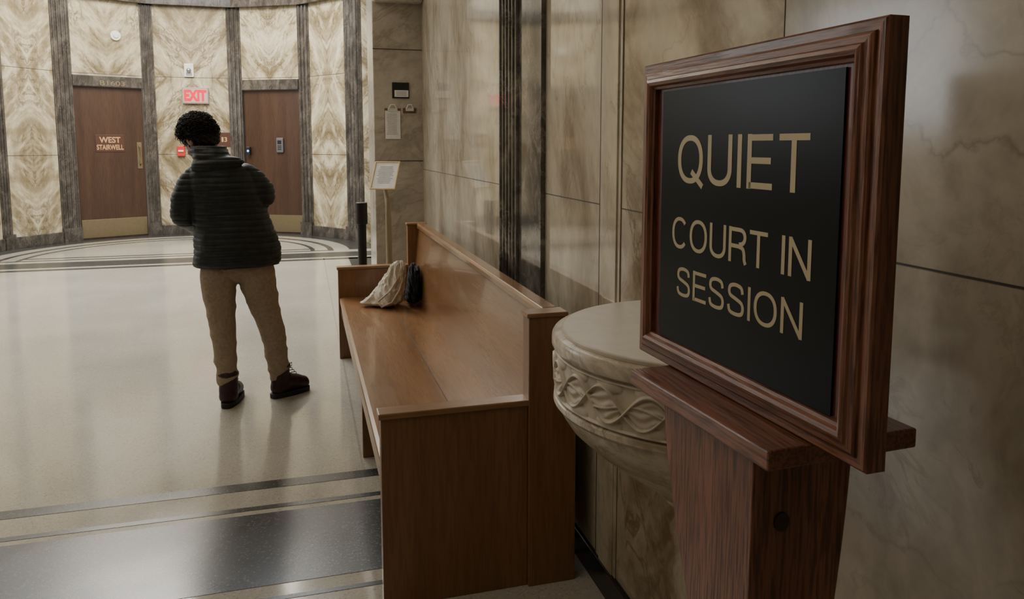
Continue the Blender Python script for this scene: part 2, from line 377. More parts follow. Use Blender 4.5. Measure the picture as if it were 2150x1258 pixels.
fq([(.225,Yat(400,1029)),(.236,Yat(400,1029)),(.236,10.1),(.225,10.1)],.0012,2)
fq([(.55,Yat(400,1029)),(.9,Yat(400,1029)),(.9,10.1),(.55,10.1)],.0012,1)
for f in bm.faces:
    if f.normal.z<0: f.normal_flip()
o=struct('floor',bm,[M['floor'],M['fdark'],M['fline']])
# ---------------------------------------------------------------- APSE
def circ(u,r=AR):
    d=ray(u,305); dx,dy=d.x,d.y
    A=dx*dx+dy*dy; B=-2*(dx*ACX+dy*ACY); C=ACX**2+ACY**2-r*r
    disc=max(B*B-4*A*C,0); t=(-B+math.sqrt(disc))/(2*A)
    return Vector((dx*t,dy*t,0))
bm=bmesh.new(); uvl=bm.loops.layers.uv.new('UVMap')
def wallquad(a,b,z0,z1,uoff=0):
    L=(b-a).length
    vs=[bm.verts.new((a.x,a.y,z0)),bm.verts.new((b.x,b.y,z0)),bm.verts.new((b.x,b.y,z1)),bm.verts.new((a.x,a.y,z1))]
    f=bm.faces.new(vs)
    for l,(uu,vv) in zip(f.loops,((-L/2,z0),(L/2,z0),(L/2,z1),(-L/2,z1))): l[uvl].uv=(uu+uoff,vv)
panels=[(-420,-190,0),(-150,-8,0),(14,120,0),(160,305,1),(332,484,0),(513,631,1),(655,729,0)]
DH=2.42
for i,(a,b,d) in enumerate(panels):
    A,B=circ(a),circ(b)
    wallquad(A,B,DH if d else 0,5.0,20.0*((i*2)%5))
struct('wall_back',bm,M['apse'],norm=False)
tn=[0]
def trimname(): tn[0]+=1; return 'trim_%d'%tn[0]
bm=bmesh.new()
for a,b,d in panels:
    A,B=circ(a),circ(b); n=(Vector((ACX,ACY,0))-(A+B)/2).normalized(); rt=(B-A).normalized()
    for z in ((1.35,2.62) if not d else (2.62,)):
        obox(bm,(A+B)/2+Z*z,rt,Z,(B-A).length,.006,.002) if n.dot(rt.cross(Z))>0 else obox(bm,(A+B)/2+Z*z,-rt,Z,(B-A).length,.006,.002)
struct(trimname(),bm,M['joint'])
def pil(a,b,nf,z1=3.78,r=AR,proj=.06):
    A,B=circ(a,r),circ(b,r); bm=bmesh.new(); mid=(A+B)/2; n=(Vector((ACX,ACY,0))-mid).normalized(); rt=(B-A).normalized()
    if n.dot(rt.cross(Z))<0: rt=-rt
    L=(B-A).length-.03
    mm=Matrix((rt,Z,n)).transposed().to_4x4(); mm.translation=mid
    box(bm,(-L/2-.012,0,-.1),(L/2+.012,5.0,proj*.15),mat=mm)
    box(bm,(-L/2-.012,0,-.1),(L/2+.012,.22,proj*1.0),mat=mm)
    for k in range(nf):
        x=-L/2+L*(k+.5)/nf
        c=mm@Vector((x,0,proj*.15)); cone(bm,c+Z*.22,c+Z*4.9,L/nf*.34,L/nf*.34,10)
    struct(trimname(),bm,M['darkx'])
pil(-190,-150,4); pil(-8,14,3); pil(120,160,4); pil(305,332,3); pil(484,513,3); pil(631,655,3); pil(729,757,4)
bm=bmesh.new(); bc=bmesh.new()
for a,b,d in panels:
    A,B=circ(a),circ(b); rt=(B-A).normalized(); n=(Vector((ACX,ACY,0))-(A+B)/2).normalized()
    if n.dot(rt.cross(Z))<0: rt=-rt
    mm=Matrix((rt,Z,n)).transposed().to_4x4(); mm.translation=(A+B)/2; L=(B-A).length
    if not d: box(bm,(-L/2,0,-.02),(L/2,.17,.035),mat=mm)
    box(bc,(-L/2-.2,3.77,-.05),(L/2+.2,3.93,.10),mat=mm)
    if d:
        box(bc,(-L/2,DH,-.12),(L/2,DH+.17,.03),mat=mm)
struct('baseboard_back',bm,M['darkx'],bevel=.005)
struct(trimname(),bc,M['darkx'],bevel=.006)
def door(idx,a,b):
    A,B=circ(a),circ(b); mid=(A+B)/2; n=(Vector((ACX,ACY,0))-mid).normalized(); rt=(B-A).normalized()
    if n.dot(rt.cross(Z))<0: rt=-rt
    mm=Matrix((rt,Z,n)).transposed().to_4x4(); mm.translation=mid-n*.05; L=(B-A).length
    bm=bmesh.new(); box(bm,(-L/2+.005,0.008,-.03),(L/2-.005,DH-.005,.02),mat=mm)
    d=struct('door_%d'%idx,bm,M['door'],bevel=.004)
    k=bmesh.new(); box(k,(-L/2+.02,.03,.02),(L/2-.02,.32,.026),mat=mm); k=obj('kick_plate',k,M['brass'],d,bevel=.002)
    return d,mm,L,rt,n
d1,mm1,L1,rt1,n1=door(1,160,305)
hb=bmesh.new(); box(hb,(L1/2-.12,1.12,.02),(L1/2-.05,1.55,.026),mat=mm1); tube(hb,[mm1@Vector((L1/2-.085,1.18,.03)),mm1@Vector((L1/2-.085,1.2,.07)),mm1@Vector((L1/2-.085,1.47,.07)),mm1@Vector((L1/2-.085,1.49,.03))],.012)
obj('door_handle',hb,M['brass'],d1)
def onplane(u,v,mm,off):
    n=(mm.to_3x3()@Vector((0,0,1))); P=mm@Vector((0,0,off)); return hp(u,v,P,n)
c=onplane(231,301,mm1,.02); sb=bmesh.new(); obox(sb,c,rt1,Z,.42,.27,.008); s=obj('sign_plate',sb,M['signbrown'],d1,bevel=.002)
text('lettering','WEST',c+n1*.0085+Z*.055,rt1,Z,.31,.095,M['signgold'],s,.0004,.025)
text('lettering','STAIRWELL',c+n1*.0085-Z*.062,rt1,Z,.39,.082,M['signgold'],s,.0004,.025)
d2,mm2,L2,rt2,n2=door(2,513,631)
c=onplane(589,305,mm2,.02); kb=bmesh.new(); obox(kb,c,rt2,Z,.13,.25,.035); kp=obj('keypad_lock',kb,M['grey'],d2,bevel=.015)
kb=bmesh.new(); obox(kb,c+Z*.05+n2*.035,rt2,Z,.07,.06,.003)
for i in range(3):
    for j in range(3): obox(kb,c-Z*(.01+.03*j)+rt2*(-.025+.025*i)+n2*.035,rt2,Z,.016,.018,.004)
obj('keypad_buttons',kb,M['blackpl'],kp)
c=onplane(236,175,mm1,.08); text(trimname(),'B1603',c+n1*.002,rt1,Z,.36,.072,M['brass'],None,.001,.01)['kind']='structure'
E=circ(757)
bm=bmesh.new(); uvl=bm.loops.layers.uv.new('UVMap')
wallquad(Vector((E.x,E.y+.02,0)),Vector((1.6,E.y+.02,0)),0,5.0,.2)
struct('wall_back_right',bm,M['apse'],norm=False)
bm=bmesh.new(); box(bm,(1.5,6.85,0),(1.6,E.y+.1,5)); struct('wall_side',bm,M['near'])
d=ray(888,305); PY=W*d.y/d.x
PX0=hy(786,305,PY).x
bm=bmesh.new(); box(bm,(PX0,PY,0),(W+.65,PY+.5,4.2)); struct('wall_pier',bm,M['pier'],bevel=.008)
bm=bmesh.new()
for v in (104,338):
    z=hy(840,v,PY).z; box(bm,(PX0,PY-.0015,z-.003),(W,PY,z+.003))
struct(trimname(),bm,M['joint'])
z=hy(840,8,PY).z
bm=bmesh.new(); box(bm,(PX0-.0,PY-.12,z),(W,PY-.001,4.2)); struct(trimname(),bm,M['pier'],bevel=.02)
# ---------------------------------------------------------------- RIGHT WALL
def ywall(u,v=420): return hx(u,v,W).y
Yf=[ywall(u) for u in (1060,1145,1262,1305)]
def slab(name,y0,y1,mat,x=W): 
    bm=bmesh.new(); box(bm,(x,y0,0),(x+.15,y1,3.8)); return struct(name,bm,mat)
yv=hx(1648,40,W).y
slab('wall_right',-2.5,yv,M['near'])
slab('wall_right_brown',yv,Yf[3],M['brown'])
slab('wall_right_cream',Yf[2],Yf[1],M['mid'])
slab('wall_right_far',Yf[0],PY,M['mid'])
bm=bmesh.new(); ya,yb=Yf[3],Yf[2]
box(bm,(W-.004,ya,0),(W+.15,yb,3.8)); box(bm,(W-.009,ya+.02,0),(W-.003,yb-.035,3.8))
struct(trimname(),bm,M['mid'],bevel=.002)
bm=bmesh.new(); box(bm,(W-.0046,yb-.001,0),(W+.1,yb+.003,3.8)); box(bm,(W-.001,ya-.002,0),(W+.1,ya,3.8)); struct(trimname(),bm,M['joint'])
bm=bmesh.new(); y0,y1=Yf[1],Yf[0]
box(bm,(W-.02,y0,0),(W+.15,y1,3.8))
for k in range(6):
    y=y0+(y1-y0)*(.52+.44*k/5); cone(bm,(W-.020,y,0),(W-.020,y,3.79),.015,.015,14)
struct(trimname(),bm,M['dark'])
zj=hx(2000,575.4,W).z
bm=bmesh.new()
for a,b in ((-2.5,Yf[3]),(Yf[2]+.004,Yf[1]),(Yf[0],PY)):
    box(bm,(W-.0012,a,zj-.0015),(W+.01,b,zj+.0015))
box(bm,(W-.0012,yv-.0008,zj),(W+.01,yv+.0008,3.8))
struct(trimname(),bm,M['joint'])
bm=bmesh.new(); box(bm,(W-.015,-2.5,0),(W+.02,PY,.10)); struct('baseboard_right',bm,M['black_base'],bevel=.003)
bm=bmesh.new(); box(bm,(-6.1,-2.5,0),(-6,15,5)); struct('wall_left',bm,M['near'])
bm=bmesh.new(); box(bm,(-6,-2.6,0),(3,-2.5,3.8)); struct('wall_front',bm,M['pier'])
bm=bmesh.new(); box(bm,(-6,-2.5,3.8),(W+.15,7.0,3.95)); box(bm,(-6,6.9,3.95),(1.6,7.0,5.1)); box(bm,(-6,7.0,5.0),(1.7,15,5.1)); struct('ceiling',bm,M['plaster'])
# ---------------------------------------------------------------- BENCH
BX0,BXA,BX1=.209,.70,.868; BY0,BY1=2.30,5.30; AZ,SZ,TZ=.655,.44,.950
bench=empty('bench',(.6,3.9,0),'long brown wooden bench with high back and boxed arms against the marble wall','bench')
TH=.05
bm=bmesh.new()
prism(bm,[(BX0+.012,SZ-.035),(BX0+.012,SZ-.004),(BX0+.03,SZ),(.55,SZ-.006),(.74,SZ-.02),(.80,SZ-.02),(.80,SZ-.05)],lambda p,k:Vector((p[0],BY0+TH if k==0 else BY1-TH,p[1])))
seat=obj('seat',bm,M['bench_y'],bench,bevel=.004)
bm=bmesh.new(); box(bm,(.553,BY0+TH,SZ-.005),(.5555,BY1-TH,SZ-.0045)); obj('seat_seam',bm,M['joint'],seat)
bm=bmesh.new(); box(bm,(BX0+.02,BY0+TH,SZ-.115),(BX0+.045,BY1-TH,SZ-.033)); obj('front_rail',bm,M['bench_y'],bench,bevel=.003)
bm=bmesh.new()
prism(bm,[(.735,SZ-.025),(.752,SZ+.22),(.778,TZ-.03),(.80,TZ-.03),(.782,SZ+.2),(.765,SZ-.03)],lambda p,k:Vector((p[0],BY0+TH if k==0 else BY1-TH,p[1])))
obj('backrest',bm,M['bench_y'],bench,bevel=.003)
bm=bmesh.new()
prism(bm,[(.764,TZ-.035),(.764,TZ-.012),(.772,TZ),(.822,TZ),(.827,TZ-.01),(.827,TZ-.035)],lambda p,k:Vector((p[0],BY0+TH+.016 if k==0 else BY1-TH-.018,p[1])))
obj('top_rail',bm,M['bench_y'],bench,bevel=.003)
bm=bmesh.new(); box(bm,(.805,BY0+TH,.12),(.82,BY1-TH,TZ-.03)); obj('back_board',bm,M['bench_y'],bench)
for y in (BY0,BY1-TH):
    bm=bmesh.new(); box(bm,(BX0+.004,y,0),(BXA,y+TH,AZ-.02)); p=obj('arm_panel',bm,M['bench_z'],bench,bevel=.003)
    bm=bmesh.new(); box(bm,(BX0-.004,y-.008,AZ-.02),(BXA+.004,y+TH+.012,AZ)); obj('arm_cap',bm,M['bench_x'],bench,bevel=.004)
    bm=bmesh.new(); prism(bm,[(BXA,0),(BXA,TZ-.015),(.828,TZ-.015),(BX1,AZ-.1),(BX1,0)],lambda q,k:Vector((q[0],y-.012+(TH+.02)*k,q[1])))
    obj('back_post',bm,M['bench_z'],bench,bevel=.003)
    bm=bmesh.new(); box(bm,(BXA-.008,y-.018,TZ-.015),(.836,y+TH+.014,TZ)); obj('post_cap',bm,M['bench_x'],bench,bevel=.004)
ym=hz(762,962).y
bm=bmesh.new(); box(bm,(BX0+.03,ym,0),(.78,ym+.05,SZ-.04)); obj('leg',bm,M['bench_z'],bench,bevel=.003)
# ---------------------------------------------------------------- BAG on bench
def bagmesh(base,rx,ry,h,ax,ay,fold,seed,p=.5,top=.04,point=0):
    bm=bmesh.new(); bmesh.ops.create_icosphere(bm,subdivisions=6,radius=1)
    for v in bm.verts:
        x,y,z=v.co; t=(z+1)/2; s=math.sqrt(max(0,1-z*z)); a=math.atan2(y,x)
        s=min(1,s*1.7)**.6
        w=(1-t)**p*(1-top)+top
        fl=noise.noise(Vector((math.cos(a)*1.6+seed,math.sin(a)*1.6,t*1.3)))
        q=Vector((math.cos(a)*1.5+t*2.2+seed,math.sin(a)*1.5-t*2.4,t*3.4+math.cos(a)*1.2))
        wp=noise.noise_vector(q*1.1)*.8
        f2=1-abs(noise.noise(q+wp))*3.0
        f3=1-abs(noise.noise((q+wp)*2.1+Vector((5,1,2))))*2.8
        k=1+fold*fl*1.6+fold*(.75*f2+.30*f3)
        lp=1+point*max(0,-math.cos(a))**4*(1-t)**2
        v.co=Vector((base.x+x/max(1e-4,math.hypot(x,y))*s*rx*w*k*lp+ax*t**.8, base.y+y/max(1e-4,math.hypot(x,y))*s*ry*w*k+ay*t, base.z+h*t*(1+.10*f2*t+.05*f3*t)))
    return bm
BYc=4.92
b0=Vector((hz(808,641,SZ).x-.016,BYc,SZ+.001))
bag=empty('tote_bag',b0,'crumpled cream canvas tote bag slumped on the far end of the bench','bag')
obj('bag_body',bagmesh(b0,.118,.125,.262,.118,.0,.15,2.7,.75,.24,.48),M['canvas'],bag,smooth=True)
bm=bmesh.new()
tube(bm,[b0+Vector(p) for p in ((.12,-.03,.245),(.10,-.072,.19),(.04,-.110,.11),(-.04,-.125,.05),(-.02,-.14,.015),(.05,-.13,.04),(.10,-.105,.11),(.13,-.055,.18))],.006)
obj('handle',bm,M['canvas'],bag,smooth=True)
b1=Vector((.684,BYc+.05,SZ+.001))
bk=empty('black_bag',b1,'small black fabric bag wedged between cream tote and bench backrest','bag')
obj('bag_body',bagmesh(b1,.046,.13,.235,.024,0,.10,8.2,.30,.45),M['blackcloth'],bk,smooth=True)
bm=bmesh.new(); tube(bm,[b1+Vector(p) for p in ((.024,-.05,.215),(.024,-.03,.245),(.024,.03,.245),(.024,.05,.215))],.006); obj('handle',bm,M['blackcloth'],bk,smooth=True)
# ---------------------------------------------------------------- FOUNTAIN
FCY=1.612; FC=Vector((W+.006,FCY,0)); FR=.376
ft=empty('drinking_fountain',(W,FCY,.6),'carved half round marble basin on the wall covered by a putty coloured lid','fountain')
prof=[(0,1.040),(FR-.014,1.040),(FR-.005,1.038),(FR-.001,1.032),(FR,1.022),(FR,1.010),(FR-.003,1.004),(FR-.010,1.001),(FR-.014,.997),(FR-.014,.884),(FR-.006,.880),(FR-.005,.868),(FR-.010,.862),(FR-.018,.856),(FR-.024,.840),(FR-.045,.808),(FR-.09,.765),(FR-.15,.718),(FR-.21,.675),(FR-.25,.648),(FR-.265,.63),(FR-.285,.622),(FR-.29,.605),(.04,.59),(0,.588)]
bm=bmesh.new(); lathe(bm,prof,FC,PI/2,1.5*PI,72); o=obj('basin',bm,M['stone'],ft,smooth=True); o.modifiers.new('e','EDGE_SPLIT').split_angle=.5
bm=bmesh.new(); lathe(bm,[(0,1.050),(.340,1.050),(.344,1.049),(.345,1.047),(.345,1.0405),(0,1.0405)],Vector((W-.001,FCY,0)),PI/2,1.5*PI,72); obj('lid',bm,M['lid'],ft)
bm=bmesh.new(); NA,NZ=900,56; zb,zt=.885,.996
def relief(u,v):
    h=0
    def ridge(d,w): return max(0,1-(d/w)**2)
    c1=.5+.34*math.sin(2*PI*u); c2=.5-.34*math.sin(2*PI*u+.6)
    lo,hi=min(c1,c2),max(c1,c2)
    if lo<v<hi:
        m=(v-.5)/max(.02,(hi-lo)/2)
        h=max(h,.20+.30*(1-m*m)+.16*math.cos(m*9+math.sin(2*PI*u*2)*2.2))
        h=max(h,.85*ridge(v-.5-.10*math.sin(2*PI*u+1.0),.035))
    else:
        uu=(u*2)%1-.5; e=(v-(.88 if v>.5 else .12))
        h=max(h,.55*max(0,1-(uu/.36)**2-(e/.15)**2)**.6)
    h=max(h,1.0*ridge(v-c1,.055),.85*ridge(v-c2,.045))
    h=max(h,.6*ridge(v-.965,.03),.6*ridge(v-.035,.03))
    edge=min(v,1-v)/.03
    return h*min(1,edge)
grid=[]
for i in range(NA+1):
    a=PI/2+PI*i/NA; row=[]
    for j in range(NZ+1):
        v=j/NZ; r=FR-.0138+.0120*relief(i/NA*5.6+.1,v)
        row.append(bm.verts.new((FC.x+r*math.cos(a),FC.y+r*math.sin(a),zb+(zt-zb)*v)))
    grid.append(row)
for i in range(NA):
    for j in range(NZ): bm.faces.new((grid[i][j],grid[i+1][j],grid[i+1][j+1],grid[i][j+1]))
obj('carved_band',bm,M['carve'],ft,smooth=True)
# ---------------------------------------------------------------- SIGN
ang=math.radians(2.2); SW,SH=.553,.516
SR=Vector((.597,.677,0)); sd=Vector((-math.sin(ang),math.cos(ang),0))
rt=-sd
sn=rt.cross(Z)
if sn.x>0: sn=-sn
SB=1.124
st=empty('sign_stand',(.615,.92,0),'dark red oak floor stand holding the framed black QUIET COURT IN SESSION sign','sign')
T=.042
def sp(s,h,d): return SR+sd*s+Z*(SB+h)-sn*T+sn*d
prof=[(0,0),(0,.026),(.003,.029),(.014,.029),(.015,.032),(.018,.034),(.026,.035),(.028,.038),(.033,.0395),(.038,.037),(.041,.032),(.045,.030),(.045,.004)]
for side in range(4):
    bm=bmesh.new()
    c=[]
    for i,d in prof:
        q=[(i,i),(SW-i,i),(SW-i,SH-i),(i,SH-i)]
        p,r=q[side],q[(side+1)%4]
        c.append((bm.verts.new(sp(p[0],p[1],d)),bm.verts.new(sp(r[0],r[1],d))))
    for k in range(len(c)-1): bm.faces.new((c[k][0],c[k][1],c[k+1][1],c[k+1][0]))
    obj('frame_rail',bm,M['oak_z'] if side in(1,3) else M['oak_y'],st)
bm=bmesh.new()
v=box(bm,(0,0,0),(1,1,1)); 
for k,vv in enumerate(v):
    x,y,z=vv.co; vv.co=sp(.004+x*(SW-.008),.004+y*(SH-.008),.001+z*.022)
obj('backing_board',bm,M['oak_in'],st)
PD=.0265
P0=sp(0,0,PD)
def tol(u,v):
    q=hp(u,v,P0,sn)-P0; return q.dot(sd),q.z
TL,TR,BL,BR=[tol(*p) for p in ((1390,192),(1772,143),(1386,722),(1748,858))]
s0=(TR[0]+BR[0])/2; s1=(TL[0]+BL[0])/2; h0=(BL[1]+BR[1])/2; h1=(TL[1]+TR[1])/2
s0=max(s0,.047); s1=min(s1,SW-.047); h0=max(h0,.047); h1=min(h1,SH-.047)
bm=bmesh.new(); v=box(bm,(0,0,0),(1,1,1))
for vv in v:
    x,y,z=vv.co; vv.co=sp(s0+x*(s1-s0),h0+y*(h1-h0),.0235+z*.003)
pl=obj('plaque',bm,M['plaque'],st)
for s,l,r_ in (('QUIET',(1424,283,388),(1700,281,401)),('COURT IN',(1412,455,522),(1704,502,586)),('SESSION',(1421,560,622),(1686,633,711))):
    a0,a1=tol(l[0],l[1]),tol(l[0],l[2]); b0_,b1_=tol(r_[0],r_[1]),tol(r_[0],r_[2])
    sl=(a0[0]+a1[0])/2; sr=(b0_[0]+b1_[0])/2; top=(a0[1]+b0_[1])/2; bot=(a1[1]+b1_[1])/2
    letters('lettering',s,sp((sl+sr)/2,(top+bot)/2,PD),rt,Z,abs(sl-sr),top-bot,M['gold'],pl,.130,.16 if s=='QUIET' else .13,.0004)
LT=SB-.001
bm=bmesh.new(); prism(bm,[(.524,1.127),(.544,.765),(.782,.778),(.764,1.14)],lambda p,k:Vector((p[0],p[1],LT-.027+.027*k)))
obj('ledge',bm,M['oak_y'],st,bevel=.003)
PT=LT-.027
zs=[PT-(PT-.012)*k/32 for k in range(33)]
def outline(z):
    t=(PT-z); far=1.056-(.095*(min(t,.30)/.30)**1.5+(max(0,min(t-.30,.4))/.4)*.05); right=.712-.055*min(1,t/.5)**1.5
    return [(.566,.815),(right,.815),(right,far),(.566,far)]
bm=bmesh.new(); prev=None
for z in zs:
    cur=[bm.verts.new((x,y,z)) for x,y in outline(z)]
    if prev:
        for k in range(4): bm.faces.new((prev[k],prev[(k+1)%4],cur[(k+1)%4],cur[k]))
    else: bm.faces.new(cur)
    prev=cur
bm.faces.new(prev); obj('post',bm,M['oak_z'],st,bevel=.003)
bm=bmesh.new(); prev=None
for z in zs:
    o_=outline(z); cur=[bm.verts.new(p) for p in ((.553,.809,z),(.568,.809,z),(.568,o_[2][1]+.004,z),(.553,o_[2][1]+.004,z))]
    if prev:
        for k in range(4): bm.faces.new((prev[k],prev[(k+1)%4],cur[(k+1)%4],cur[k]))
    else: bm.faces.new(cur)
    prev=cur
bm.faces.new(prev); obj('cheek_board',bm,M['oak_z'],st,bevel=.002)
kc=hy(1640,1095,.815)
bm=bmesh.new(); cone(bm,kc+Vector((0,.004,0)),kc-Vector((0,.0025,0)),.0125,.0115,24)
for vv in bm.verts: vv.co.z=kc.z+(vv.co.z-kc.z)*1.15
obj('wood_plug',bm,M['plug'],st)
bm=bmesh.new(); box(bm,(.44,.70,0),(.80,1.16,.03)); obj('base',bm,M['oak_y'],st,bevel=.006)
# ---------------------------------------------------------------- WALL THINGS
def apl(u,v,pi_):
    a,b,d=panels[pi_]; A,B=circ(a),circ(b); n=(Vector((ACX,ACY,0))-(A+B)/2).normalized(); r=(B-A).normalized()
    if n.dot(r.cross(Z))<0: r=-r
    return hp(u,v,(A+B)/2,n),r,n
c,r,n=apl(411,201,4)
ex=empty('exit_sign',c,'lit EXIT sign with red letters on the marble wall above the standing man','sign')
bm=bmesh.new(); obox(bm,c,r,Z,.41,.27,.05); obj('housing',bm,M['exitbody'],ex,bevel=.008)
bm=bmesh.new(); obox(bm,c+n*.05,r,Z,.37,.225,.003); exf=obj('face_plate',bm,M['exitface'],ex)
text('lettering','EXIT',c+n*.0535,r,Z,.35,.19,M['exitred'],exf,.0005,.06)
c,r,n=apl(397,148,4)
sx=empty('strobe_alarm',c,'white strobe alarm mounted on the marble wall just above the exit sign','alarm')
bm=bmesh.new(); obox(bm,c,r,Z,.15,.22,.035); obj('housing',bm,M['white'],sx,bevel=.012)
bm=bmesh.new(); sphere(bm,c+n*.04,.04,(1,1,1)); obj('lens',bm,M['steel'],sx,smooth=True)
bm=bmesh.new(); obox(bm,c-Z*.06+n*.035,r,Z,.09,.05,.004); obj('grille',bm,M['ink'],sx)
c,r,n=apl(381,317,4)
fa=empty('fire_alarm_pull',c,'small red fire alarm pull station on the marble wall left of the man','alarm')
bm=bmesh.new(); obox(bm,c,r,Z,.12,.17,.045); obj('housing',bm,M['red'],fa,bevel=.008)
bm=bmesh.new(); obox(bm,c-Z*.0+n*.045,r,Z,.08,.03,.012); obj('pull_handle',bm,M['white'],fa,bevel=.003)
c,r,n=apl(468,293,4)
sg=empty('room_sign',c,'small dark brown wall sign partly hidden behind the man\'s head','sign')
bm=bmesh.new(); obox(bm,c,r,Z,.24,.24,.012); sgp=obj('sign_plate',bm,M['signbrown'],sg,bevel=.003)
text('lettering','1',c+n*.0125-r*.005,r,Z,.03,.08,M['signgold'],sgp,.0004,.02)
text('lettering','3',c+n*.0125+r*.045,r,Z,.045,.08,M['signgold'],sgp,.0004,.02)
A,B=circ(160),circ(305); n=(Vector((ACX,ACY,0))-(A+B)/2).normalized(); c=hp(242,75,(A+B)/2,n)
sm=empty('round_detector',c,'small round white detector on the marble above the stairwell door','detector')
bm=bmesh.new(); cone(bm,c,c+n*.03,.08,.075,32); obj('base',bm,M['white'],sm,smooth=False,bevel=.004)
bm=bmesh.new(); cone(bm,c+n*.03,c+n*.045,.045,.035,32); obj('cap',bm,M['white'],sm,bevel=.003)
n=(Vector((ACX,ACY,0))-circ(500)).normalized(); c=hp(521,317,circ(500)+n*.06,n); r=Z.cross(n)
rd=empty('card_reader',c,'small black card reader with blue light beside the right hand door','card reader')
bm=bmesh.new(); obox(bm,c-n*.05,r,Z,.06,.14,.06); obj('housing',bm,M['blackpl'],rd,bevel=.006)
bm=bmesh.new(); sphere(bm,c+n*.012,.018,sub=2); obj('indicator_light',bm,M['blue'],rd,smooth=True)
def py(u,v): return hy(u,v,PY)
r=Vector((1,0,0)); 
a,b=py(823,173),py(859,207); c=(a+b)/2; w=b.x-a.x; h=a.z-b.z
p=empty('wall_plaque',c,'small black plaque with white label on the grey marble pier','plaque')
bm=bmesh.new(); obox(bm,c,r,Z,w,h,.01); obj('plate',bm,M['blackpl'],p,bevel=.002)
bm=bmesh.new(); obox(bm,c+Vector((.005,-.010,-h*.2)),r,Z,w*.82,h*.42,.002); l=obj('label_card',bm,M['paper'],p)
bm=bmesh.new()
for i in range(3): obox(bm,c+Vector((.005,-.012,-h*(.1+.1*i))),r,Z,w*.6,h*.03,.0008)
obj('printed_lines',bm,M['ink'],l)
def clipboard(u0,v0,u1,v1,label,paper):
    a,b=py(u0,v0),py(u1,v1); c=(a+b)/2; w=b.x-a.x; h=a.z-b.z
    e=empty('clipboard',c,label,'clipboard')
    bm=bmesh.new(); obox(bm,c,r,Z,w,h,.004); obj('board',bm,M['brownboard'],e,bevel=.001)
    top=Vector((c.x,PY-.004,a.z))
    bm=bmesh.new(); obox(bm,top-Z*.012,r,Z,w*.6,.022,.010); tube(bm,[top+Vector((-w*.26,-.010,-.01)),top+Vector((-w*.12,-.020,.026)),top+Vector((w*.12,-.020,.026)),top+Vector((w*.26,-.010,-.01))],.006)
    obj('clip',bm,M['white'],e)
    if paper:
        bm=bmesh.new(); obox(bm,c+Vector((0,-.0045,-.012)),r,Z,w*.95,h*.93,.0015); s=obj('paper_sheet',bm,M['paper'],e)
        bm=bmesh.new()
        for i in range(14): obox(bm,c+Vector((-.005,-.0065,h*(.3-.05*i))),r,Z,w*(.55+.15*random.random()),.0025,.0005)
        obj('printed_lines',bm,M['ink'],s)
clipboard(807,227,842,291,'clipboard holding a white printed sheet hung on the grey marble pier',True)
clipboard(846,227,874,238,'short brown clip holder with empty clip right of the white sheet',False)
# ---------------------------------------------------------------- STANDS
c=hy(809,369,5.60)
rr=Vector((.906,-.42,0)); uu=Vector((.24,.52,.82)).normalized(); nn=rr.cross(uu)
base=Vector((c.x+.02,c.y+.05,0))
ls=empty('notice_stand',base,'slim gold floor stand holding a tilted framed white notice beyond the bench','sign stand')
bm=bmesh.new()
w_,h_=.185,.235
for s in (-1,1):
    obox(bm,c+rr*s*(w_/2),rr,uu,.012,h_,.010); obox(bm,c+uu*s*(h_/2),rr,uu,w_+.012,.012,.010)
obj('frame',bm,M['goldp'],ls,bevel=.002)
bm=bmesh.new(); obox(bm,c,rr,uu,w_,h_,.006); pp=obj('notice_sheet',bm,M['paper'],ls)
bm=bmesh.new()
for i in range(12): obox(bm,c+nn*.0062+uu*(h_*(.32-.055*i)),rr,uu,w_*(.5+.2*random.random()),.003,.0006)
obj('printed_lines',bm,M['ink'],pp)
bm=bmesh.new()
pts=[Vector((base.x,base.y,.02)),Vector((base.x+.003,base.y,.5)),Vector((base.x+.003,base.y,.95)),Vector((base.x-.004,base.y-.005,1.1)),c-uu*.06-nn*.012,c-nn*.004]
tube(bm,pts,[.023,.023,.022,.019,.014,.01],14); obj('pole',bm,M['polegold'],ls,smooth=True)
bm=bmesh.new(); lathe(bm,[(0,0),(.11,0),(.11,.012),(.03,.025),(0,.025)],base); obj('base',bm,M['polegold'],ls)
yb_=5.85; b=hy(760,425,yb_); ht=b.z; b=Vector((b.x-.005,b.y,0))
sc=empty('barrier_post',b,'black retractable belt barrier post standing behind the far end of bench','barrier post')
bm=bmesh.new(); cone(bm,b+Z*.03,b+Z*(ht-.06),.034,.034,28); obj('pole',bm,M['blackpl'],sc)
bm=bmesh.new(); cone(bm,b+Z*(ht-.17),b+Z*ht,.045,.045,28); obj('belt_head',bm,M['blackpl'],sc,bevel=.005)
bm=bmesh.new(); lathe(bm,[(0,0),(.12,0),(.12,.015),(.05,.035),(0,.035)],b); obj('base',bm,M['blackpl'],sc)
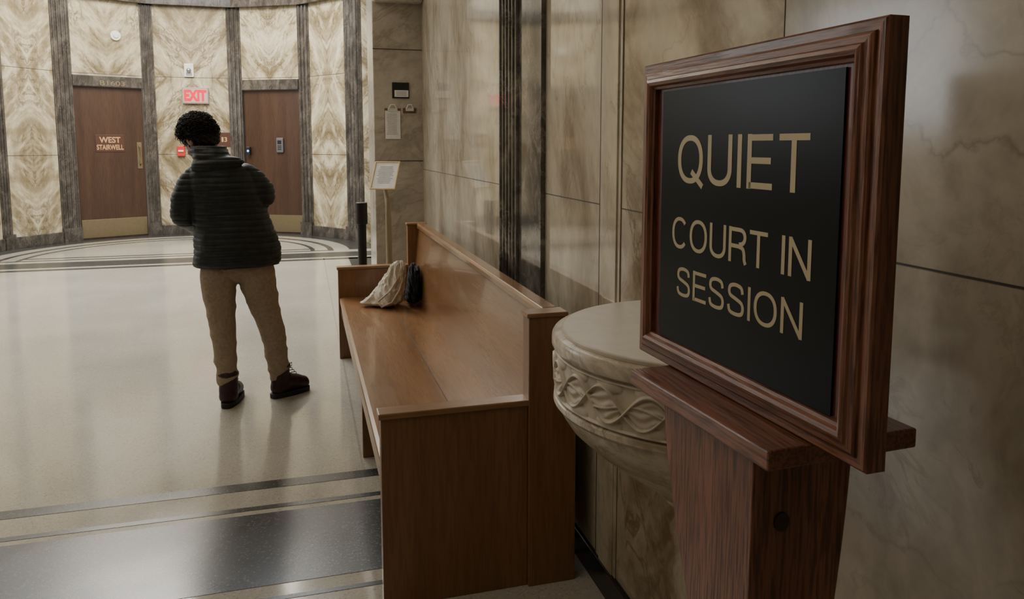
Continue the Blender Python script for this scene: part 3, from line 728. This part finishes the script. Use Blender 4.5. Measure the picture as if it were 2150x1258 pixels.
# ---------------------------------------------------------------- PERSON
Y0=4.47
def P(u,v,dy=0): return hy(u,v,Y0+dy)
pe=empty('person',(hz(540,845).x,Y0,0),'man in black quilted jacket, khaki trousers and dark boots, back turned, head bowed','person')
fd=Vector((-.50,.58,-.70)).normalized(); hr=fd.cross(Z).normalized(); hu=hr.cross(fd)
roll=Matrix.Rotation(math.radians(-8),3,fd); hr=roll@hr; hu=roll@hu
HC=P(418,292,.10)
HM=Matrix((hr,fd,hu)).transposed().to_4x4()
def H(x,y,z): return HC+hr*x+fd*y+hu*z
def hand(bm,w,d,n):
    d=d.normalized(); s=d.cross(n).normalized(); n=s.cross(d).normalized()
    for k in (-1,-.33,.33,1): chain(bm,[w,w+d*.05+s*.024*k,w+d*.088+s*.032*k],[.022,.017,.0125],2)
    for k,(o,L) in enumerate(((-.034,.82),(-.011,.98),(.012,1.05),(.034,.94))):
        p=w+d*.088+s*o; pts=[p]; a=.35
        for ln in (.043,.027,.021):
            p=p+(d*math.cos(a)+n*math.sin(a))*ln*L; pts.append(p); a+=.45
        chain(bm,pts,[.0105,.0095,.0088,.0078],2)
    p=w+d*.02+s*.025; t=(d*.6+s*.7+n*.35).normalized()
    chain(bm,[p,p+t*.045,p+t*.045+(d*.9+n*.3+s*.2).normalized()*.034,p+t*.045+(d*.9+n*.4).normalized()*.06],[.018,.0135,.0115,.009],2)
LW=P(447,452,.33); RW=P(487,430,.36)
bm=bmesh.new()
sphere(bm,HC,1,(.074,.092,.102),HM,4)
sphere(bm,H(0,.045,-.065),1,(.055,.052,.055),HM); sphere(bm,H(0,.078,-.088),.022)
chain(bm,[H(0,.088,.02),H(0,.108,-.018)],[.009,.014]); sphere(bm,H(.012,.1,-.02),.009,sub=2); sphere(bm,H(-.012,.1,-.02),.009,sub=2)
for s in (-1,1):
    sphere(bm,H(s*.03,.083,.028),1,(.02,.008,.007),HM,2)
    sphere(bm,H(s*.076,-.005,-.01),1,(.009,.018,.032),HM)
    sphere(bm,H(s*.04,.07,-.03),.022,sub=2)
sphere(bm,H(0,.096,-.05),1,(.023,.008,.006),HM,2); sphere(bm,H(0,.093,-.062),1,(.02,.009,.007),HM,2)
NB=P(446,340,.03)
chain(bm,[H(0,-.01,-.05),NB],[.054,.058])
loft(bm,[(P(499,560),.15,.10),(P(494,500),.14,.09),(P(478,420),.15,.095),(P(464,375),.14,.085),(P(455,350),.09,.07)],24)
chain(bm,[P(408,375),P(396,410),P(393,452,.02),P(416,474,.16),LW],[.045,.042,.036,.034,.024])
chain(bm,[P(520,368),P(541,388),P(546,412,.0),P(530,423,.2),RW],[.045,.042,.036,.034,.024])
hand(bm,LW,(P(458,432,.42)-LW),Vector((.6,.1,.75))); hand(bm,RW,(P(462,425,.44)-RW),Vector((-.6,-.1,.75)))
Lk=[P(465,545),P(459,600),P(469,700),P(478,795,.0)]; Rk=[P(534,545),P(543,600,.02),P(573,700,.05),P(589,788,.08)]
chain(bm,Lk,[.085,.072,.048,.036]); chain(bm,Rk,[.085,.072,.048,.036])
LA=P(480,800,.0); RA=P(590,793,.08)
chain(bm,[LA,Vector((LA.x,LA.y,.07))],[.036,.036]); chain(bm,[RA,Vector((RA.x,RA.y,.07))],[.036,.036])
remesh('body',bm,M['skin'],pe,.006,3)
for s in (-1,1):
    bm=bmesh.new(); sphere(bm,H(s*.03,.0805,.008),.0115,sub=3); obj('eye',bm,M['eye'],pe,smooth=True)
bm=bmesh.new()
sphere(bm,H(0,-.018,.024),1,(.090,.103,.103),HM,4)
sphere(bm,H(0,-.058,-.040),1,(.070,.050,.066),HM,3)
def hv():
    while True:
        v=Vector((random.gauss(0,1),random.gauss(0,1),random.gauss(0,1))).normalized()
        if (v.y<.35 or v.z>.55) and v.z>-.9 and not(abs(v.x)>.7 and v.z<-.12 and v.y>-.35): return v
for k in range(700):
    v=hv(); q=.97+.06*random.random()+.12*noise.noise(v*3); low=.85 if v.z<-.4 else 1
    sphere(bm,H(v.x*.092*q*low,-.018+v.y*.106*q,.024+v.z*.104*q),random.uniform(.004,.010),sub=1)
hair=remesh('hair',bm,M['hair'],pe,.0045,2,lambda co,n:n*(noise.noise(co*60)*.007+noise.noise(co*140)*.003))
bm=bmesh.new(); bm.from_mesh(hair.data)
for k in range(2400):
    v=hv(); q=1.0+.12*noise.noise(v*3); low=.85 if v.z<-.4 else 1
    p0=Vector((v.x*.092*q*low,-.018+v.y*.106*q,.024+v.z*.104*q)); t=v.orthogonal().normalized(); t=Matrix.Rotation(random.uniform(0,6.28),3,v)@t
    L=random.uniform(.016,.036); c1=random.uniform(-.9,.9)
    pts=[H(*(p0+v*(L*.55*math.sin(s*2.4))+t*(L*s)+v.cross(t)*(L*c1*s*s))) for s in (0,.33,.66,1)]
    tube(bm,pts,[.0024,.0022,.0017,.0005],4)
bm.to_mesh(hair.data); bm.free(); hair.data.polygons.foreach_set('use_smooth',[True]*len(hair.data.polygons))
# jacket
bm=bmesh.new()
loft(bm,[(P(499,557),.230,.140),(P(500,548),.240,.150),(P(500,520),.234,.152),(P(492,475),.208,.145),(P(480,425),.200,.14),(P(470,388),.200,.138),(P(464,365),.182,.128),(P(458,349),.148,.115),(P(450,335),.108,.10),(P(444,320,.02),.078,.085)],40)
chain(bm,[P(412,372),P(400,388),P(391,414),P(389,452,.02),P(414,472,.16),P(440,456,.29)],[.068,.072,.076,.072,.058,.046])
chain(bm,[P(516,366),P(535,380),P(548,400),P(551,415,.0),P(532,424,.2),P(495,431,.33)],[.064,.067,.068,.064,.054,.044])
sphere(bm,P(456,345,-.075),1,(.142,.058,.046),Matrix.Rotation(-.10,4,'Y')); sphere(bm,P(445,330,-.02),1,(.105,.092,.058))
for k in range(14):
    a=PI*1.05+PI*.95*k/13; sphere(bm,P(440,318,.02)+Vector((.082*math.cos(a),.085*math.sin(a),.0)),.024,(1,1,1.4),None,2)
def quilt(co,n):
    ph=co.z/.033+.35*noise.noise(co*4)
    d=-.0058*max(0,1-abs(math.sin(PI*ph))/.60)**1.3+.002
    d+=noise.noise(Vector((co.x*16,co.y*16,co.z*18)))*.0050+noise.noise(co*6)*.010
    k=1 if abs(n.z)<.8 else .3
    return n*d*k
jk=remesh('jacket',bm,M['jacket'],pe,.0062,3,quilt)
# trousers
bm=bmesh.new()
sphere(bm,P(499,545),1,(.188,.12,.13),None,4)
chain(bm,[P(463,548),P(458,600),P(465,655),P(469,700),P(473,750),P(478,792)],[.106,.097,.080,.070,.061,.056])
chain(bm,[P(534,548),P(543,600,.02),P(560,655,.04),P(573,700,.05),P(582,750,.07),P(588,784,.08)],[.106,.100,.082,.071,.062,.057])
def wr(co,n):
    low=max(0,1-co.z/.38)
    a=1-2.2*abs(noise.noise(Vector((co.x*4+co.z*4,co.y*4,co.z*11))))
    b=1-2.2*abs(noise.noise(Vector((co.x*6-co.z*6,co.y*6,co.z*7+4))))
    return n*(a*(.003+.013*low)+b*.005-.004)
remesh('trousers',bm,M['pants'],pe,.008,4,wr)
def boot(ankle,yw,s_=1.0):
    mm=Matrix.Translation((ankle.x,ankle.y,0))@Matrix.Rotation(yw,4,'Z')
    f=lambda x,y,z: mm@Vector((x,y*s_,z))
    bm=bmesh.new()
    chain(bm,[f(0,-.005,.185),f(0,-.005,.12),f(0,-.008,.07)],[.056,.054,.052])
    chain(bm,[f(0,-.015,.062),f(0,.045,.085),f(.0,.10,.066),f(0,.155,.052)],[.052,.053,.050,.042])
    sphere(bm,f(0,-.005,.19),1,(.063,.063,.018))
    def clamp(co,n): return Vector((0,0,max(0,.022-co.z)))+n*noise.noise(co*25)*.003
    b=remesh('boot',bm,M['boot'],pe,.006,3,clamp)
    bm=bmesh.new(); pts=[]
    for k in range(28):
        a=2*PI*k/28; y=.062+.137*math.sin(a); w=.052+.006*math.sin(a); pts.append((w*math.copysign(abs(math.cos(a))**.6,math.cos(a)),y))
    prism(bm,pts,lambda p,k:f(p[0],p[1],.001+.028*k)); obj('sole',bm,M['sole'],b,bevel=.003)
    bm=bmesh.new()
    for i in range(5):
        y=.04+.018*(4-i)*.8; z=.128+.016*i
        tube(bm,[f(-.03,y-.004,z-.008),f(0,y+.012,z+.0),f(.03,y-.004,z-.004)],.0028,6)
    tube(bm,[f(0,.055,.19),f(.025,.065,.198),f(.04,.055,.185),f(.02,.06,.175),f(0,.055,.19),f(-.025,.065,.198),f(-.04,.05,.18),f(-.01,.06,.175)],.0025,6)
    obj('laces',bm,M['sole'],b)
boot(LA,math.radians(-10)); boot(RA,math.radians(-58),.92)
# ---------------------------------------------------------------- LIGHTS
def area(name,loc,target,sx,sy,e,c):
    l=bpy.data.lights.new(name,'AREA'); l.shape='RECTANGLE'; l.size=sx; l.size_y=sy; l.energy=e; l.color=c
    o=bpy.data.objects.new(name,l); COL.objects.link(o); o.location=loc
    o.rotation_euler=(Vector(target)-Vector(loc)).to_track_quat('-Z','Y').to_euler(); return o
area('rotunda_lamp',(-1.8,11.0,4.95),(-1.8,11.0,0),3.0,2.0,390,(1,.93,.81))
area('rotunda_cool',(-1.8,8.8,4.95),(-1.8,8.8,0),4.0,2.0,330,(.88,.94,1))
area('left_cool_fill',(-5.9,8.6,2.2),(0,8.6,1.0),2.6,2.6,110,(.88,.94,1))  # added cool fill for sheen on jacket and floor; no window behind it
area('corridor_lamp',(-1.6,1.2,3.75),(-1.6,1.2,0),2.6,2.6,30,(1,.88,.72))
area('corridor_lamp',(-1.8,5.2,3.75),(-1.8,5.2,0),2.4,2.0,36,(1,.90,.76))
w=bpy.data.worlds.new('world'); SC.world=w; w.use_nodes=True; w.node_tree.nodes['Background'].inputs[0].default_value=(.6,.54,.46,1); w.node_tree.nodes['Background'].inputs[1].default_value=.25
